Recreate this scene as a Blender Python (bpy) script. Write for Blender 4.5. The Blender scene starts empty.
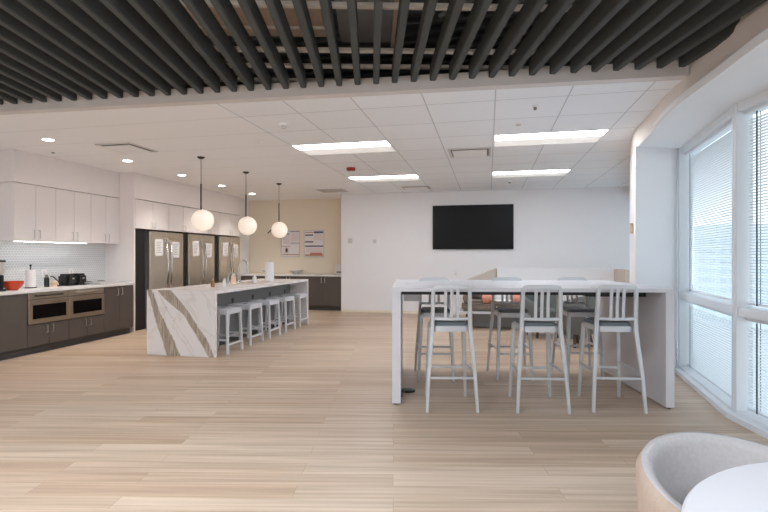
import bpy, math, random
from mathutils import Matrix, Vector
random.seed(7)
PI = math.pi
SC = bpy.context.scene
COL = SC.collection
R = math.radians
CEIL = 2.798      # tile ceiling
BH = 2.58         # underside of the window bulkhead
DECK = 3.75

# ------------------------------------------------------------------ materials
def nt(name):
    m = bpy.data.materials.new(name); m.use_nodes = True
    t = m.node_tree; b = t.nodes['Principled BSDF']
    return m, t, b
def lk(t, a, b): t.links.new(a, b)
def srgb(c):
    return tuple(((x/255)/12.92 if x/255 <= .04045 else ((x/255+.055)/1.055)**2.4) for x in c) + (1,)
def mat(name, c, rough=.5, metal=0, var=.06, scale=12, bump=0, bscale=60, stretch=(1,1,1), spec=.5, emit=0, ecol=None, coat=0):
    m, t, b = nt(name)
    c = srgb(c)
    tc = t.nodes.new('ShaderNodeTexCoord'); mp = t.nodes.new('ShaderNodeMapping')
    mp.inputs['Scale'].default_value = stretch
    n = t.nodes.new('ShaderNodeTexNoise'); n.inputs['Scale'].default_value = scale; n.inputs['Detail'].default_value = 4
    lk(t, tc.outputs['Object'], mp.inputs['Vector']); lk(t, mp.outputs[0], n.inputs['Vector'])
    r = t.nodes.new('ShaderNodeMapRange')
    r.inputs['To Min'].default_value = 1-var; r.inputs['To Max'].default_value = 1+var
    lk(t, n.outputs['Fac'], r.inputs['Value'])
    mx = t.nodes.new('ShaderNodeVectorMath'); mx.operation = 'SCALE'
    mx.inputs[0].default_value = c[:3]; lk(t, r.outputs[0], mx.inputs['Scale'])
    lk(t, mx.outputs[0], b.inputs['Base Color'])
    b.inputs['Roughness'].default_value = rough; b.inputs['Metallic'].default_value = metal
    b.inputs['Specular IOR Level'].default_value = spec
    if coat: b.inputs['Coat Weight'].default_value = coat
    if emit:
        b.inputs['Emission Color'].default_value = srgb(ecol) if ecol else c
        b.inputs['Emission Strength'].default_value = emit
    if bump:
        n2 = t.nodes.new('ShaderNodeTexNoise'); n2.inputs['Scale'].default_value = bscale
        lk(t, mp.outputs[0], n2.inputs['Vector'])
        bp = t.nodes.new('ShaderNodeBump'); bp.inputs['Strength'].default_value = bump; bp.inputs['Distance'].default_value = .01
        lk(t, n2.outputs['Fac'], bp.inputs['Height']); lk(t, bp.outputs[0], b.inputs['Normal'])
    return m

def floor_mat():
    m, t, b = nt('light_oak_planks')
    g = t.nodes.new('ShaderNodeNewGeometry'); mp = t.nodes.new('ShaderNodeMapping')
    mp.inputs['Rotation'].default_value = (0, 0, R(-11))
    lk(t, g.outputs['Position'], mp.inputs['Vector'])
    br = t.nodes.new('ShaderNodeTexBrick')
    br.offset = .37; br.offset_frequency = 2; br.squash = 1
    br.inputs['Scale'].default_value = 1
    br.inputs['Brick Width'].default_value = 1.5; br.inputs['Row Height'].default_value = .148
    br.inputs['Mortar Size'].default_value = .0012; br.inputs['Mortar Smooth'].default_value = .4
    br.inputs['Color1'].default_value = srgb((204,184,164)); br.inputs['Color2'].default_value = srgb((189,163,140))
    br.inputs['Mortar'].default_value = srgb((165,138,110)); br.inputs['Bias'].default_value = -.1
    lk(t, mp.outputs[0], br.inputs['Vector'])
    # streaks along the planks
    mp2 = t.nodes.new('ShaderNodeMapping'); mp2.inputs['Scale'].default_value = (.7, 22, 1)
    lk(t, mp.outputs[0], mp2.inputs['Vector'])
    # offset streaks per plank
    ad = t.nodes.new('ShaderNodeVectorMath'); ad.operation = 'MULTIPLY_ADD'
    ad.inputs[1].default_value = (9, 9, 9)
    lk(t, br.outputs['Color'], ad.inputs[0]); lk(t, mp2.outputs[0], ad.inputs[2])
    n = t.nodes.new('ShaderNodeTexNoise'); n.inputs['Scale'].default_value = 1; n.inputs['Detail'].default_value = 5
    n.inputs['Roughness'].default_value = .55
    lk(t, ad.outputs[0], n.inputs['Vector'])
    cr = t.nodes.new('ShaderNodeValToRGB')
    cr.color_ramp.elements[0].position = .32; cr.color_ramp.elements[0].color = (.74,.70,.66,1)
    cr.color_ramp.elements[1].position = .66; cr.color_ramp.elements[1].color = (1.06,1.05,1.04,1)
    lk(t, n.outputs['Fac'], cr.inputs['Fac'])
    mx = t.nodes.new('ShaderNodeMix'); mx.data_type = 'RGBA'; mx.blend_type = 'MULTIPLY'; mx.inputs[0].default_value = 1
    lk(t, br.outputs['Color'], mx.inputs[6]); lk(t, cr.outputs[0], mx.inputs[7])
    lk(t, mx.outputs[2], b.inputs['Base Color'])
    b.inputs['Roughness'].default_value = .42; b.inputs['Specular IOR Level'].default_value = .35
    return m

def grid_mat(name, tile, line, w, h, loc, size, rough=.8, axes='xy', stag=0, bump=0, smooth=.1):
    m, t, b = nt(name)
    g = t.nodes.new('ShaderNodeNewGeometry'); s = t.nodes.new('ShaderNodeSeparateXYZ'); c = t.nodes.new('ShaderNodeCombineXYZ')
    lk(t, g.outputs['Position'], s.inputs[0])
    idx = {'x':0,'y':1,'z':2}
    for k, a in enumerate(axes):
        ad = t.nodes.new('ShaderNodeMath'); ad.operation = 'SUBTRACT'
        lk(t, s.outputs[idx[a]], ad.inputs[0]); ad.inputs[1].default_value = loc[k]
        lk(t, ad.outputs[0], c.inputs[k])
    br = t.nodes.new('ShaderNodeTexBrick'); br.offset = stag; br.squash = 1
    br.inputs['Scale'].default_value = 1; br.inputs['Brick Width'].default_value = w; br.inputs['Row Height'].default_value = h
    br.inputs['Mortar Size'].default_value = size; br.inputs['Mortar Smooth'].default_value = smooth
    br.inputs['Color1'].default_value = srgb(tile); br.inputs['Color2'].default_value = srgb(tuple(x-3 for x in tile)); br.inputs['Mortar'].default_value = srgb(line)
    lk(t, c.outputs[0], br.inputs['Vector'])
    lk(t, br.outputs['Color'], b.inputs['Base Color']); b.inputs['Roughness'].default_value = rough
    if bump:
        bp = t.nodes.new('ShaderNodeBump'); bp.inputs['Strength'].default_value = bump; bp.inputs['Distance'].default_value = .004; bp.invert = True
        lk(t, br.outputs['Fac'], bp.inputs['Height']); lk(t, bp.outputs[0], b.inputs['Normal'])
    return m

def marble_mat(name, veins):
    """white marble; veins: list of (centre points, half-width points) over height, for the waterfall end"""
    m, t, b = nt(name)
    g = t.nodes.new('ShaderNodeNewGeometry'); s = t.nodes.new('ShaderNodeSeparateXYZ'); lk(t, g.outputs['Position'], s.inputs[0])
    def mth(op, a, bb=None, clamp=False):
        n = t.nodes.new('ShaderNodeMath'); n.operation = op; n.use_clamp = clamp
        for i, v in enumerate((a, bb)):
            if v is None: continue
            if isinstance(v, (int, float)): n.inputs[i].default_value = v
            else: lk(t, v, n.inputs[i])
        return n.outputs[0]
    base = t.nodes.new('ShaderNodeTexNoise'); base.inputs['Scale'].default_value = 1.3; base.inputs['Detail'].default_value = 7; base.inputs['Distortion'].default_value = 1.6
    lk(t, g.outputs['Position'], base.inputs['Vector'])
    cr = t.nodes.new('ShaderNodeValToRGB'); e = cr.color_ramp.elements
    e[0].position = .46; e[0].color = srgb((226,221,220)); e[1].position = .53; e[1].color = srgb((226,221,220))
    k = cr.color_ramp.elements.new(.495); k.color = srgb((216,210,207))
    lk(t, base.outputs['Fac'], cr.inputs['Fac'])
    col = cr.outputs[0]
    fine = t.nodes.new('ShaderNodeTexNoise'); fine.inputs['Scale'].default_value = 18; fine.inputs['Detail'].default_value = 6
    mpf = t.nodes.new('ShaderNodeMapping'); mpf.inputs['Rotation'].default_value = (0, R(25), 0); mpf.inputs['Scale'].default_value = (3, 1, .35)
    lk(t, g.outputs['Position'], mpf.inputs['Vector']); lk(t, mpf.outputs[0], fine.inputs['Vector'])
    vc = t.nodes.new('ShaderNodeValToRGB'); e = vc.color_ramp.elements
    e[0].position = .3; e[0].color = srgb((140,127,114)); e[1].position = .7; e[1].color = srgb((188,175,160))
    lk(t, fine.outputs['Fac'], vc.inputs['Fac'])
    x = mth('ADD', s.outputs[0], 4.51); zz = mth('DIVIDE', s.outputs[2], .87)
    wob = mth('MULTIPLY', mth('SUBTRACT', fine.outputs['Fac'], .5), .05)
    x = mth('ADD', x, wob)
    for cen, hw in veins:
        outs = []
        for pts in (cen, hw):
            f = t.nodes.new('ShaderNodeFloatCurve'); cv = f.mapping.curves[0]
            pts = sorted(pts)
            cv.points[0].location = pts[0]; cv.points[1].location = pts[-1]
            for p in pts[1:-1]: cv.points.new(*p)
            f.mapping.update(); lk(t, zz, f.inputs['Value']); outs.append(f.outputs[0])
        d = mth('ABSOLUTE', mth('SUBTRACT', x, outs[0]))
        fac = mth('MULTIPLY', mth('SUBTRACT', outs[1], d), 70, True)
        mx = t.nodes.new('ShaderNodeMix'); mx.data_type = 'RGBA'
        lk(t, fac, mx.inputs[0]); lk(t, col, mx.inputs[6]); lk(t, vc.outputs[0], mx.inputs[7]); col = mx.outputs[2]
    lk(t, col, b.inputs['Base Color']); b.inputs['Roughness'].default_value = .22
    return m

def glass_mat():
    m = bpy.data.materials.new('clear_window_glass'); m.use_nodes = True; t = m.node_tree
    for n in list(t.nodes): t.nodes.remove(n)
    o = t.nodes.new('ShaderNodeOutputMaterial'); mx = t.nodes.new('ShaderNodeMixShader')
    tr = t.nodes.new('ShaderNodeBsdfTransparent'); gl = t.nodes.new('ShaderNodeBsdfGlossy'); gl.inputs['Roughness'].default_value = .02
    tr.inputs['Color'].default_value = (.93,.96,.97,1)
    lw = t.nodes.new('ShaderNodeLayerWeight'); lw.inputs['Blend'].default_value = .5
    pw = t.nodes.new('ShaderNodeMath'); pw.operation = 'POWER'; pw.inputs[1].default_value = 5; lk(t, lw.outputs['Facing'], pw.inputs[0])
    fr = t.nodes.new('ShaderNodeMath'); fr.operation = 'MULTIPLY_ADD'; fr.inputs[1].default_value = .3; fr.inputs[2].default_value = .03; lk(t, pw.outputs[0], fr.inputs[0])
    n = t.nodes.new('ShaderNodeTexNoise'); n.inputs['Scale'].default_value = 1.5
    ml = t.nodes.new('ShaderNodeMath'); ml.operation = 'MULTIPLY'; ad = t.nodes.new('ShaderNodeMath'); ad.operation = 'ADD'; ad.inputs[1].default_value = .5
    lk(t, n.outputs['Fac'], ad.inputs[0]); lk(t, ad.outputs[0], ml.inputs[0]); lk(t, fr.outputs[0], ml.inputs[1])
    lk(t, ml.outputs[0], mx.inputs[0]); lk(t, tr.outputs[0], mx.inputs[1]); lk(t, gl.outputs[0], mx.inputs[2]); lk(t, mx.outputs[0], o.inputs['Surface'])
    return m

M = {}
M['floor'] = floor_mat()
def ceiling_mat():
    m = grid_mat('acoustic_ceiling_tiles', (241,244,248), (196,198,202), .655, .66, (.066, 4.045), .006)
    t = m.node_tree; b = t.nodes['Principled BSDF']; br = [n for n in t.nodes if n.type == 'TEX_BRICK'][0]
    b2 = t.nodes.new('ShaderNodeTexBrick'); b2.offset = 0
    for k, v in (('Scale',1),('Brick Width',500),('Row Height',.66),('Mortar Size',.004),('Mortar Smooth',.1)): b2.inputs[k].default_value = v
    for k, c in (('Color1',(242,243,245)),('Color2',(242,243,245)),('Mortar',(214,212,212))): b2.inputs[k].default_value = srgb(c)
    c = [n for n in t.nodes if n.type == 'COMBXYZ'][0]; s = [n for n in t.nodes if n.type == 'SEPXYZ'][0]
    o = t.nodes.new('ShaderNodeVectorMath'); o.operation = 'ADD'; o.inputs[1].default_value = (250.3,0,0)
    lk(t, c.outputs[0], o.inputs[0]); lk(t, o.outputs[0], b2.inputs['Vector'])
    g = t.nodes.new('ShaderNodeMath'); g.operation = 'GREATER_THAN'; g.inputs[1].default_value = -2.62
    lk(t, s.outputs[0], g.inputs[0])
    mx = t.nodes.new('ShaderNodeMix'); mx.data_type = 'RGBA'
    lk(t, g.outputs[0], mx.inputs[0]); lk(t, b2.outputs['Color'], mx.inputs[6]); lk(t, br.outputs['Color'], mx.inputs[7]); lk(t, mx.outputs[2], b.inputs['Base Color'])
    return m
M['tiles'] = ceiling_mat()

M['backsplash'] = grid_mat('small_white_wall_tiles', (208,211,213), (230,232,234), .044, .036, (0, .87), .005, rough=.25, axes='yz', stag=.5, bump=.4)
M['wall'] = mat('warm_white_wall_paint', (236,234,235), .85, var=.01, scale=3)
M['wall_cream'] = mat('cream_wall_paint', (234,224,206), .85, var=.012, scale=3)
M['white_paint'] = mat('white_ceiling_paint', (240,241,243), .85, var=.01, scale=3)
M['beam_paint'] = mat('pale_grey_beam_paint', (214,210,208), .8, var=.015, scale=4)
M['bulk'] = mat('warm_white_bulkhead_paint', (232,222,214), .85, var=.01, scale=3)
M['baffle'] = mat('charcoal_felt', (80,83,82), .8, var=.14, scale=50, bump=.15, bscale=300, spec=.2)
M['carrier'] = mat('pale_galvanised_rail', (232,226,218), .6, var=.1, scale=10)
M['deck'] = mat('dark_painted_deck', (96,98,100), .8, var=.1)
M['duct'] = mat('tan_duct_wrap', (200,178,160), .8, var=.08, scale=3)
M['duct_grey'] = mat('grey_sheet_metal', (150,152,154), .6, .1, var=.08, scale=3)
M['uppers'] = mat('white_cabinet_lacquer', (236,230,229), .5, var=.01)
M['seam'] = mat('shadow_gap', (120,112,108), .8)
M['lowers'] = mat('taupe_brown_laminate', (86,79,74), .5, var=.06, scale=4, stretch=(8,8,1))
M['toe'] = mat('dark_grey_plinth', (72,70,69), .6)
M['counter'] = mat('white_quartz_worktop', (228,226,225), .25, var=.02, scale=20)
M['black'] = mat('matt_black_panel', (22,22,23), .6, var=.1)
M['black_gloss'] = mat('black_glass', (10,10,11), .08, var=.05)
M['tv'] = mat('black_display_glass', (10,10,11), .4, var=.05, spec=.2)
M['black_plastic'] = mat('black_plastic', (30,30,31), .4, var=.1)
M['steel'] = mat('brushed_stainless_steel', (226,218,206), .3, .95, var=.08, scale=3, stretch=(1,1,40))
M['steel_h'] = mat('brushed_stainless_steel_horizontal', (222,208,190), .3, .95, var=.08, scale=3, stretch=(40,1,40))
M['chrome'] = mat('polished_chrome', (215,213,210), .12, 1, var=.02)
M['handle'] = mat('satin_nickel', (205,200,196), .3, 1, var=.03)
M['alum'] = mat('brushed_aluminium', (206,208,211), .42, .55, var=.05, scale=9, stretch=(1,1,6))
M['alum_white'] = mat('pale_powder_coated_metal', (214,216,220), .4, .2, var=.03)
M['pad'] = mat('blue_grey_vinyl_pad', (118,126,132), .5, var=.08)
M['table_white'] = mat('white_laminate', (206,204,208), .35, var=.01)
M['frame_white'] = mat('white_window_frame', (226,230,234), .45, var=.01)
M['slat'] = mat('white_blind_slat', (232,236,238), .5, var=.01)
M['ladder'] = mat('dark_ladder_tape', (62,70,76), .8)
M['glass'] = glass_mat()
M['glow'] = mat('lit_lens', (255,252,249), .6, emit=13, ecol=(242,248,255))
M['reflector_glow'] = mat('reflector_added_glow', (240,240,240), .6, emit=.22, ecol=(255,250,245))  # faint emission stands in for lens light on the troffer reflector
M['led'] = mat('lit_led_strip', (255,252,248), .6, emit=9, ecol=(250,250,248))
M['downlight'] = mat('lit_downlight_lens', (255,244,230), .6, emit=22, ecol=(255,238,218))
M['globe'] = mat('lit_opal_glass', (255,244,232), .4, emit=.2, ecol=(255,236,216))
M['panel_grey'] = mat('mid_grey_laminate', (128,130,131), .6, var=.03)
M['paper'] = mat('white_paper', (232,230,232), .8, var=.02)
M['ink'] = mat('grey_print', (150,146,148), .8)
M['ink_dark'] = mat('dark_blue_print', (96,96,116), .8)
M['ink_red'] = mat('orange_red_print', (196,132,106), .8)
M['ink_pink'] = mat('pale_pink_print', (226,216,216), .8)
M['red_plastic'] = mat('red_orange_glazed_ceramic', (196,62,28), .25, var=.15, scale=8)
M['alarm'] = mat('red_alarm_plastic', (176,52,34), .4)
M['vent'] = mat('pale_grey_vent_metal', (206,202,198), .5)
M['vent_dark'] = mat('vent_slot_grey', (128,122,116), .7)
M['taupe'] = mat('taupe_woven_upholstery', (132,120,108), .95, var=.1, scale=60, bump=.3, bscale=400, spec=.1)
M['grey_fab'] = mat('grey_woven_upholstery', (112,114,112), .95, var=.1, scale=60, bump=.3, bscale=400, spec=.1)
M['chair_fab'] = mat('light_grey_bouclé_inside'.replace('é','e'), (182,178,178), .95, var=.12, scale=70, bump=.4, bscale=300, spec=.1)
M['chair_out'] = mat('sand_woven_outside', (180,160,145), .95, var=.12, scale=70, bump=.4, bscale=300, stretch=(1,1,.2), spec=.1)
M['pink'] = mat('salmon_pink_knit', (222,152,130), .9, var=.08, scale=50, bump=.3, bscale=200)
M['white_fab'] = mat('white_cotton', (226,224,222), .9, var=.03, scale=30)
M['beige'] = mat('beige_panel', (208,194,182), .8, var=.03)
M['wood_leg'] = mat('dark_brown_wood', (84,66,54), .6, var=.1)
M['amber'] = mat('amber_bottle', (150,108,72), .3)
M['soap'] = mat('peach_soap_bottle', (232,200,176), .4)
M['tan'] = mat('tan_plastic', (200,176,150), .6)
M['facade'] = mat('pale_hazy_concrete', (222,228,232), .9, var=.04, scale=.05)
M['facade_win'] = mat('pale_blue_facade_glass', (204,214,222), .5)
M['ground'] = mat('pale_paving', (200,204,206), .9, var=.05, scale=.05)
VA = ([(0,.408),(.25,.32),(.5,.215),(.78,.115),(1,.045)], [(0,.11),(.25,.095),(.5,.075),(.78,.05),(1,.045)])
VB = ([(0,.975),(.27,.835),(.5,.69),(.62,.62),(.75,.5),(.88,.37),(1,.27)], [(0,.05),(.27,.066),(.5,.06),(.62,.06),(.75,.09),(.88,.11),(1,.11)])
VC = ([(0,.72),(.15,.66),(.4,.5),(.62,.36),(.8,.26),(1,.16)], [(0,.001),(.15,.007),(.4,.006),(.62,.008),(.8,.012),(1,.004)])
M['marble_end'] = marble_mat('veined_marble_end', [VA, VB, VC])
M['marble'] = marble_mat('white_marble', [])

# ------------------------------------------------------------------ mesh builder
class MB:
    def __init__(s): s.v = []; s.f = []; s.T = Matrix.Identity(4)
    def add(s, vs, fs):
        n = len(s.v); s.v += [tuple(s.T @ Vector(p)) for p in vs]; s.f += [[i+n for i in f] for f in fs]; return s
    def box(s, x0, x1, y0, y1, z0, z1):
        if x0 > x1: x0, x1 = x1, x0
        if y0 > y1: y0, y1 = y1, y0
        return s.add([(x0,y0,z0),(x1,y0,z0),(x1,y1,z0),(x0,y1,z0),(x0,y0,z1),(x1,y0,z1),(x1,y1,z1),(x0,y1,z1)],
              [(0,3,2,1),(4,5,6,7),(0,1,5,4),(1,2,6,5),(2,3,7,6),(3,0,4,7)])
    def prism(s, poly, z0, z1):
        a = sum(poly[i][0]*poly[(i+1)%len(poly)][1]-poly[(i+1)%len(poly)][0]*poly[i][1] for i in range(len(poly)))
        if a < 0: poly = poly[::-1]
        n = len(poly)
        return s.add([(x,y,z0) for x,y in poly]+[(x,y,z1) for x,y in poly],
              [list(range(n))[::-1], list(range(n,2*n))]+[(i,(i+1)%n,n+(i+1)%n,n+i) for i in range(n)])
    def sweep(s, path, sec, up=(0,0,1), scales=None, closed=False):
        """sweep a 2D closed section (list of (a,b)) along a path"""
        P = [Vector(p) for p in path]; n = len(P); k = len(sec); vs = []
        for i, p in enumerate(P):
            if closed: d = (P[(i+1)%n]-P[i-1])
            else: d = (P[min(i+1,n-1)]-P[max(i-1,0)])
            d.normalize(); u = Vector(up)
            if abs(d.dot(u)) > .95: u = Vector((0,1,0)) if abs(d.y) < .9 else Vector((1,0,0))
            a = d.cross(u).normalized(); b = a.cross(d).normalized()
            sc = scales[i] if scales else 1
            for (q, w) in sec: vs.append(p+a*q*sc+b*w*sc)
        fs = []
        rng = range(n) if closed else range(n-1)
        for i in rng:
            j = (i+1) % n
            for m_ in range(k):
                fs.append((i*k+m_, i*k+(m_+1)%k, j*k+(m_+1)%k, j*k+m_))
        if not closed: fs += [list(range(k))[::-1], [(n-1)*k+i for i in range(k)]]
        return s.add(vs, fs)
    def tube(s, path, r, n=10, scales=None, closed=False):
        return s.sweep(path, [(r*math.cos(2*PI*i/n), r*math.sin(2*PI*i/n)) for i in range(n)], scales=scales, closed=closed)
    def bar(s, path, w, h, up=(0,0,1), scales=None):
        c = min(w, h)*.18; a, b = w/2, h/2
        return s.sweep(path, [(-a+c,-b),(a-c,-b),(a,-b+c),(a,b-c),(a-c,b),(-a+c,b),(-a,b-c),(-a,-b+c)], up=up, scales=scales)
    def lathe(s, prof, c=(0,0), n=24):
        vs = []; k = len(prof)
        for i in range(n):
            a = 2*PI*i/n
            for r, z in prof: vs.append((c[0]+r*math.cos(a), c[1]+r*math.sin(a), z))
        fs = [(i*k+j, ((i+1)%n)*k+j, ((i+1)%n)*k+j+1, i*k+j+1) for i in range(n) for j in range(k-1)]
        if prof[0][0] > 1e-6: fs.append([i*k for i in range(n)][::-1])
        if prof[-1][0] > 1e-6: fs.append([i*k+k-1 for i in range(n)])
        return s.add(vs, fs)
    def ball(s, c, r, n=28, sz=1):
        pr = [(max(r*math.sin(PI*j/16), 1e-5), c[2]-r*sz*math.cos(PI*j/16)) for j in range(17)]
        pr[0] = (0, pr[0][1]); pr[-1] = (0, pr[-1][1])
        return s.lathe(pr, (c[0], c[1]), n)
    def build(s, name, m, parent=None, world=True, bevel=0, smooth=35):
        me = bpy.data.meshes.new(name)
        vs = s.v
        if parent is not None and world:
            inv = parent['_M'] if False else MAT[parent.name].inverted()
            vs = [tuple(inv @ Vector(p)) for p in vs]
        me.from_pydata(vs, [], s.f); me.validate(); me.update()
        o = bpy.data.objects.new(name, me); COL.objects.link(o)
        me.materials.append(M[m] if isinstance(m, str) else m)
        if parent is not None: o.parent = parent
        import bmesh
        bm = bmesh.new(); bm.from_mesh(me)
        bmesh.ops.remove_doubles(bm, verts=bm.verts, dist=1e-6)
        bmesh.ops.recalc_face_normals(bm, faces=bm.faces)
        if bevel:
            ed = [e for e in bm.edges if len(e.link_faces) == 2 and e.calc_face_angle(0) > .6]
            try: bmesh.ops.bevel(bm, geom=ed, offset=bevel, segments=2, affect='EDGES', clamp_overlap=True)
            except Exception: pass
        bm.to_mesh(me); bm.free()
        if smooth:
            for p in me.polygons: p.use_smooth = True
            try: me.set_sharp_from_angle(angle=R(smooth))
            except Exception: pass
        MAT[o.name] = MAT[parent.name] if parent is not None else Matrix.Identity(4)
        return o
MAT = {}
def tag(o, label=None, cat=None, group=None, kind=None):
    if label: o['label'] = label
    if cat: o['category'] = cat
    if group: o['group'] = group
    if kind: o['kind'] = kind
    return o
def thing(name, label, cat, loc=(0,0,0), rz=0, group=None):
    o = bpy.data.objects.new(name, None); COL.objects.link(o)
    o.location = loc; o.rotation_euler = (0,0,rz); o.empty_display_size = .1
    MAT[o.name] = Matrix.Translation(loc) @ Matrix.Rotation(rz, 4, 'Z')
    return tag(o, label, cat, group)
def B(*a):
    m = MB()
    if a: m.box(*a)
    return m
def struct(name, mb, m, **k):
    return tag(mb.build(name, m, smooth=k.pop('smooth', 0), **k), kind='structure')
def kids(o): return [c for c in bpy.data.objects if c.parent == o]
def dup(o, loc=None, rz=None, label=None, parent=None):
    ch = kids(o)
    c = o.copy(); COL.objects.link(c); c.parent = parent
    if loc is not None: c.location = loc
    if rz is not None: c.rotation_euler = (0,0,rz)
    if label: c['label'] = label
    for k in ch: dup(k, parent=c)
    return c

# ------------------------------------------------------------------ setting
WX = -6.66          # left wall
TVY = 11.12         # television wall
KBY = 11.9         # kitchen end wall
YB = -3.4           # wall behind the viewer
curve = [(3.62,-1.9),(3.02,-.3),(2.42,1.0),(2.0,2.4),(1.80,3.3),(1.715,3.75),(1.615,4.35),(1.59,4.8),(1.62,5.3),(1.66,5.9),(1.70,6.3),(1.85,7.0),(2.10,8.0),(2.42,9.2),(2.95,11.12)]
# smooth the bulkhead curve
def catmull(p, n=6):
    out = []
    for i in range(len(p)-1):
        p0, p1, p2, p3 = p[max(i-1,0)], p[i], p[i+1], p[min(i+2,len(p)-1)]
        for k in range(n):
            t = k/n
            out.append(tuple(.5*((2*p1[a])+(-p0[a]+p2[a])*t+(2*p0[a]-5*p1[a]+4*p2[a]-p3[a])*t*t+(-p0[a]+3*p1[a]-3*p2[a]+p3[a])*t**3) for a in (0,1)))
    out.append(p[-1]); return out
cv = catmull(curve, 4)
# facade facet points (inner face of the window frames)
fac = [(4.15,-2.2),(3.36,-.3),(2.72,1.3),(2.2,2.92),(1.97,4.50),(2.15,6.2),(2.62,7.75),(3.12,9.35),(3.7,11.12)]
FAC_OUT = .16
struct('floor', MB().prism([(WX-.1,YB-.1),(4.9,YB-.1),(4.3,-2.2),(3.5,-.3),(2.9,1.3),(2.4,2.92),(2.17,4.5),(2.4,6.2),(2.82,7.75),(3.32,9.35),(3.9,12.35),(WX-.1,12.35)], -.1, 0), 'floor')
struct('wall_left', B(WX-.12, WX, YB, KBY+.1, 0, DECK), 'wall')
struct('wall_television', B(-3.425, 3.95, TVY, TVY+.12, 0, DECK), 'wall')
struct('wall_television_return', B(-3.425, -3.30, TVY+.12, KBY, 0, DECK), 'wall_cream')
struct('wall_kitchen_end', B(WX, -3.30, KBY, KBY+.12, 0, DECK), 'wall_cream')
struct('wall_kitchen_pier', B(WX, -6.2, 11.18, KBY, 0, CEIL), 'wall')
struct('wall_rear', B(WX, 5.0, YB-.12, YB, 0, DECK), 'wall')
struct('wall_right', MB().prism([(4.6,YB),(4.72,YB),(4.27,-2.2),(4.15,-2.2)], 0, DECK), 'wall')
struct('baseboard_television', B(-3.425, 3.5, TVY-.012, TVY, 0, .06), 'wall_cream')
# lower tile ceiling
bd = (.9984, .0566); bn = (-.0566, .9984)
B0 = (-4.842, 4.006)
def beam_pt(t, off=0, z=None):
    p = (B0[0]+bd[0]*t+bn[0]*off, B0[1]+bd[1]*t+bn[1]*off)
    return p if z is None else (p[0], p[1], z)
cpoly = [beam_pt(-1.83, .05), beam_pt(6.43, .05)] + [(x+.02,y) for x,y in cv if y > 4.46] + [(2.97,TVY),(-3.425,TVY),(-3.425,KBY),(WX,KBY)]
struct('ceiling', MB().prism(cpoly, CEIL, CEIL+.03), 'tiles')
struct('trim_1', MB().prism([beam_pt(-1.83), beam_pt(6.45), beam_pt(6.45,.1), beam_pt(-1.83,.1)], CEIL-.004, CEIL+.125), 'beam_paint')
struct('wall_plenum', MB().prism([beam_pt(-1.83,2.8), beam_pt(7.6,2.8), beam_pt(7.6,2.9), beam_pt(-1.83,2.9)], CEIL+.03, DECK), 'deck')
# bulkhead: curved fascia and flat soffit out to the windows
lean = lambda y: max(0, min(1, (5.9-y)/2.7))
cvb = [(x-(.26*lean(y)**2 if y > 2.2 else .26+.05*(2.2-y)), y) for x, y in cv]
nn = len(cv); Vb = []; 
for (xb, yb_), (xt, yt) in zip(cvb, cv): Vb += [(xb,yb_,BH), (xt,yt,2.86), (xt,yt,DECK), (xt+.06,yt,DECK), (xb+.06,yb_,BH)]
Fb = [(i*5+j, (i+1)*5+j, (i+1)*5+(j+1)%5, i*5+(j+1)%5) for i in range(nn-1) for j in range(5)]+[(0,1,2,3,4),tuple((nn-1)*5+j for j in (4,3,2,1,0))]
struct('wall_bulkhead', MB().add(Vb, Fb), 'bulk', smooth=30)
fo = [(x+.25, y) for x, y in fac]
struct('ceiling_soffit', MB().prism([(x+.002,y) for x,y in cvb]+fo[::-1], BH-.004, BH+.06), 'white_paint')
# corrugated deck over the baffles
dk = MB(); yy_ = YB
i = 0; prof = []
while yy_ < 7.9:
    prof.append((yy_, DECK-(.06 if (i//2)%2 else 0))); yy_ += (.03 if i%2 else .075); i += 1
vs = []; fs = []
for j, (y, z) in enumerate(prof):
    vs += [(WX, y, z), (4.9, y, z)]
    if j: fs.append((2*j-2, 2*j-1, 2*j+1, 2*j))
dk.add(vs, fs).box(WX, 4.9, YB, 7.9, DECK+.02, DECK+.1)
struct('ceiling_deck', dk, 'deck')
struct('ceiling_rear_trim', MB().prism([(WX,YB),(4.6,YB),(4.15,-2.2),(3.7,-1.95),(3.62,-1.9),(3.7,-2.6),(WX,-2.6)], CEIL, CEIL+.03), 'white_paint')

# column beside the windows
struct('wall_column', MB().prism([(1.645,6.02),(2.14,6.22),(2.26,6.75),(1.84,7.0)], 0, BH), 'wall')

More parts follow.
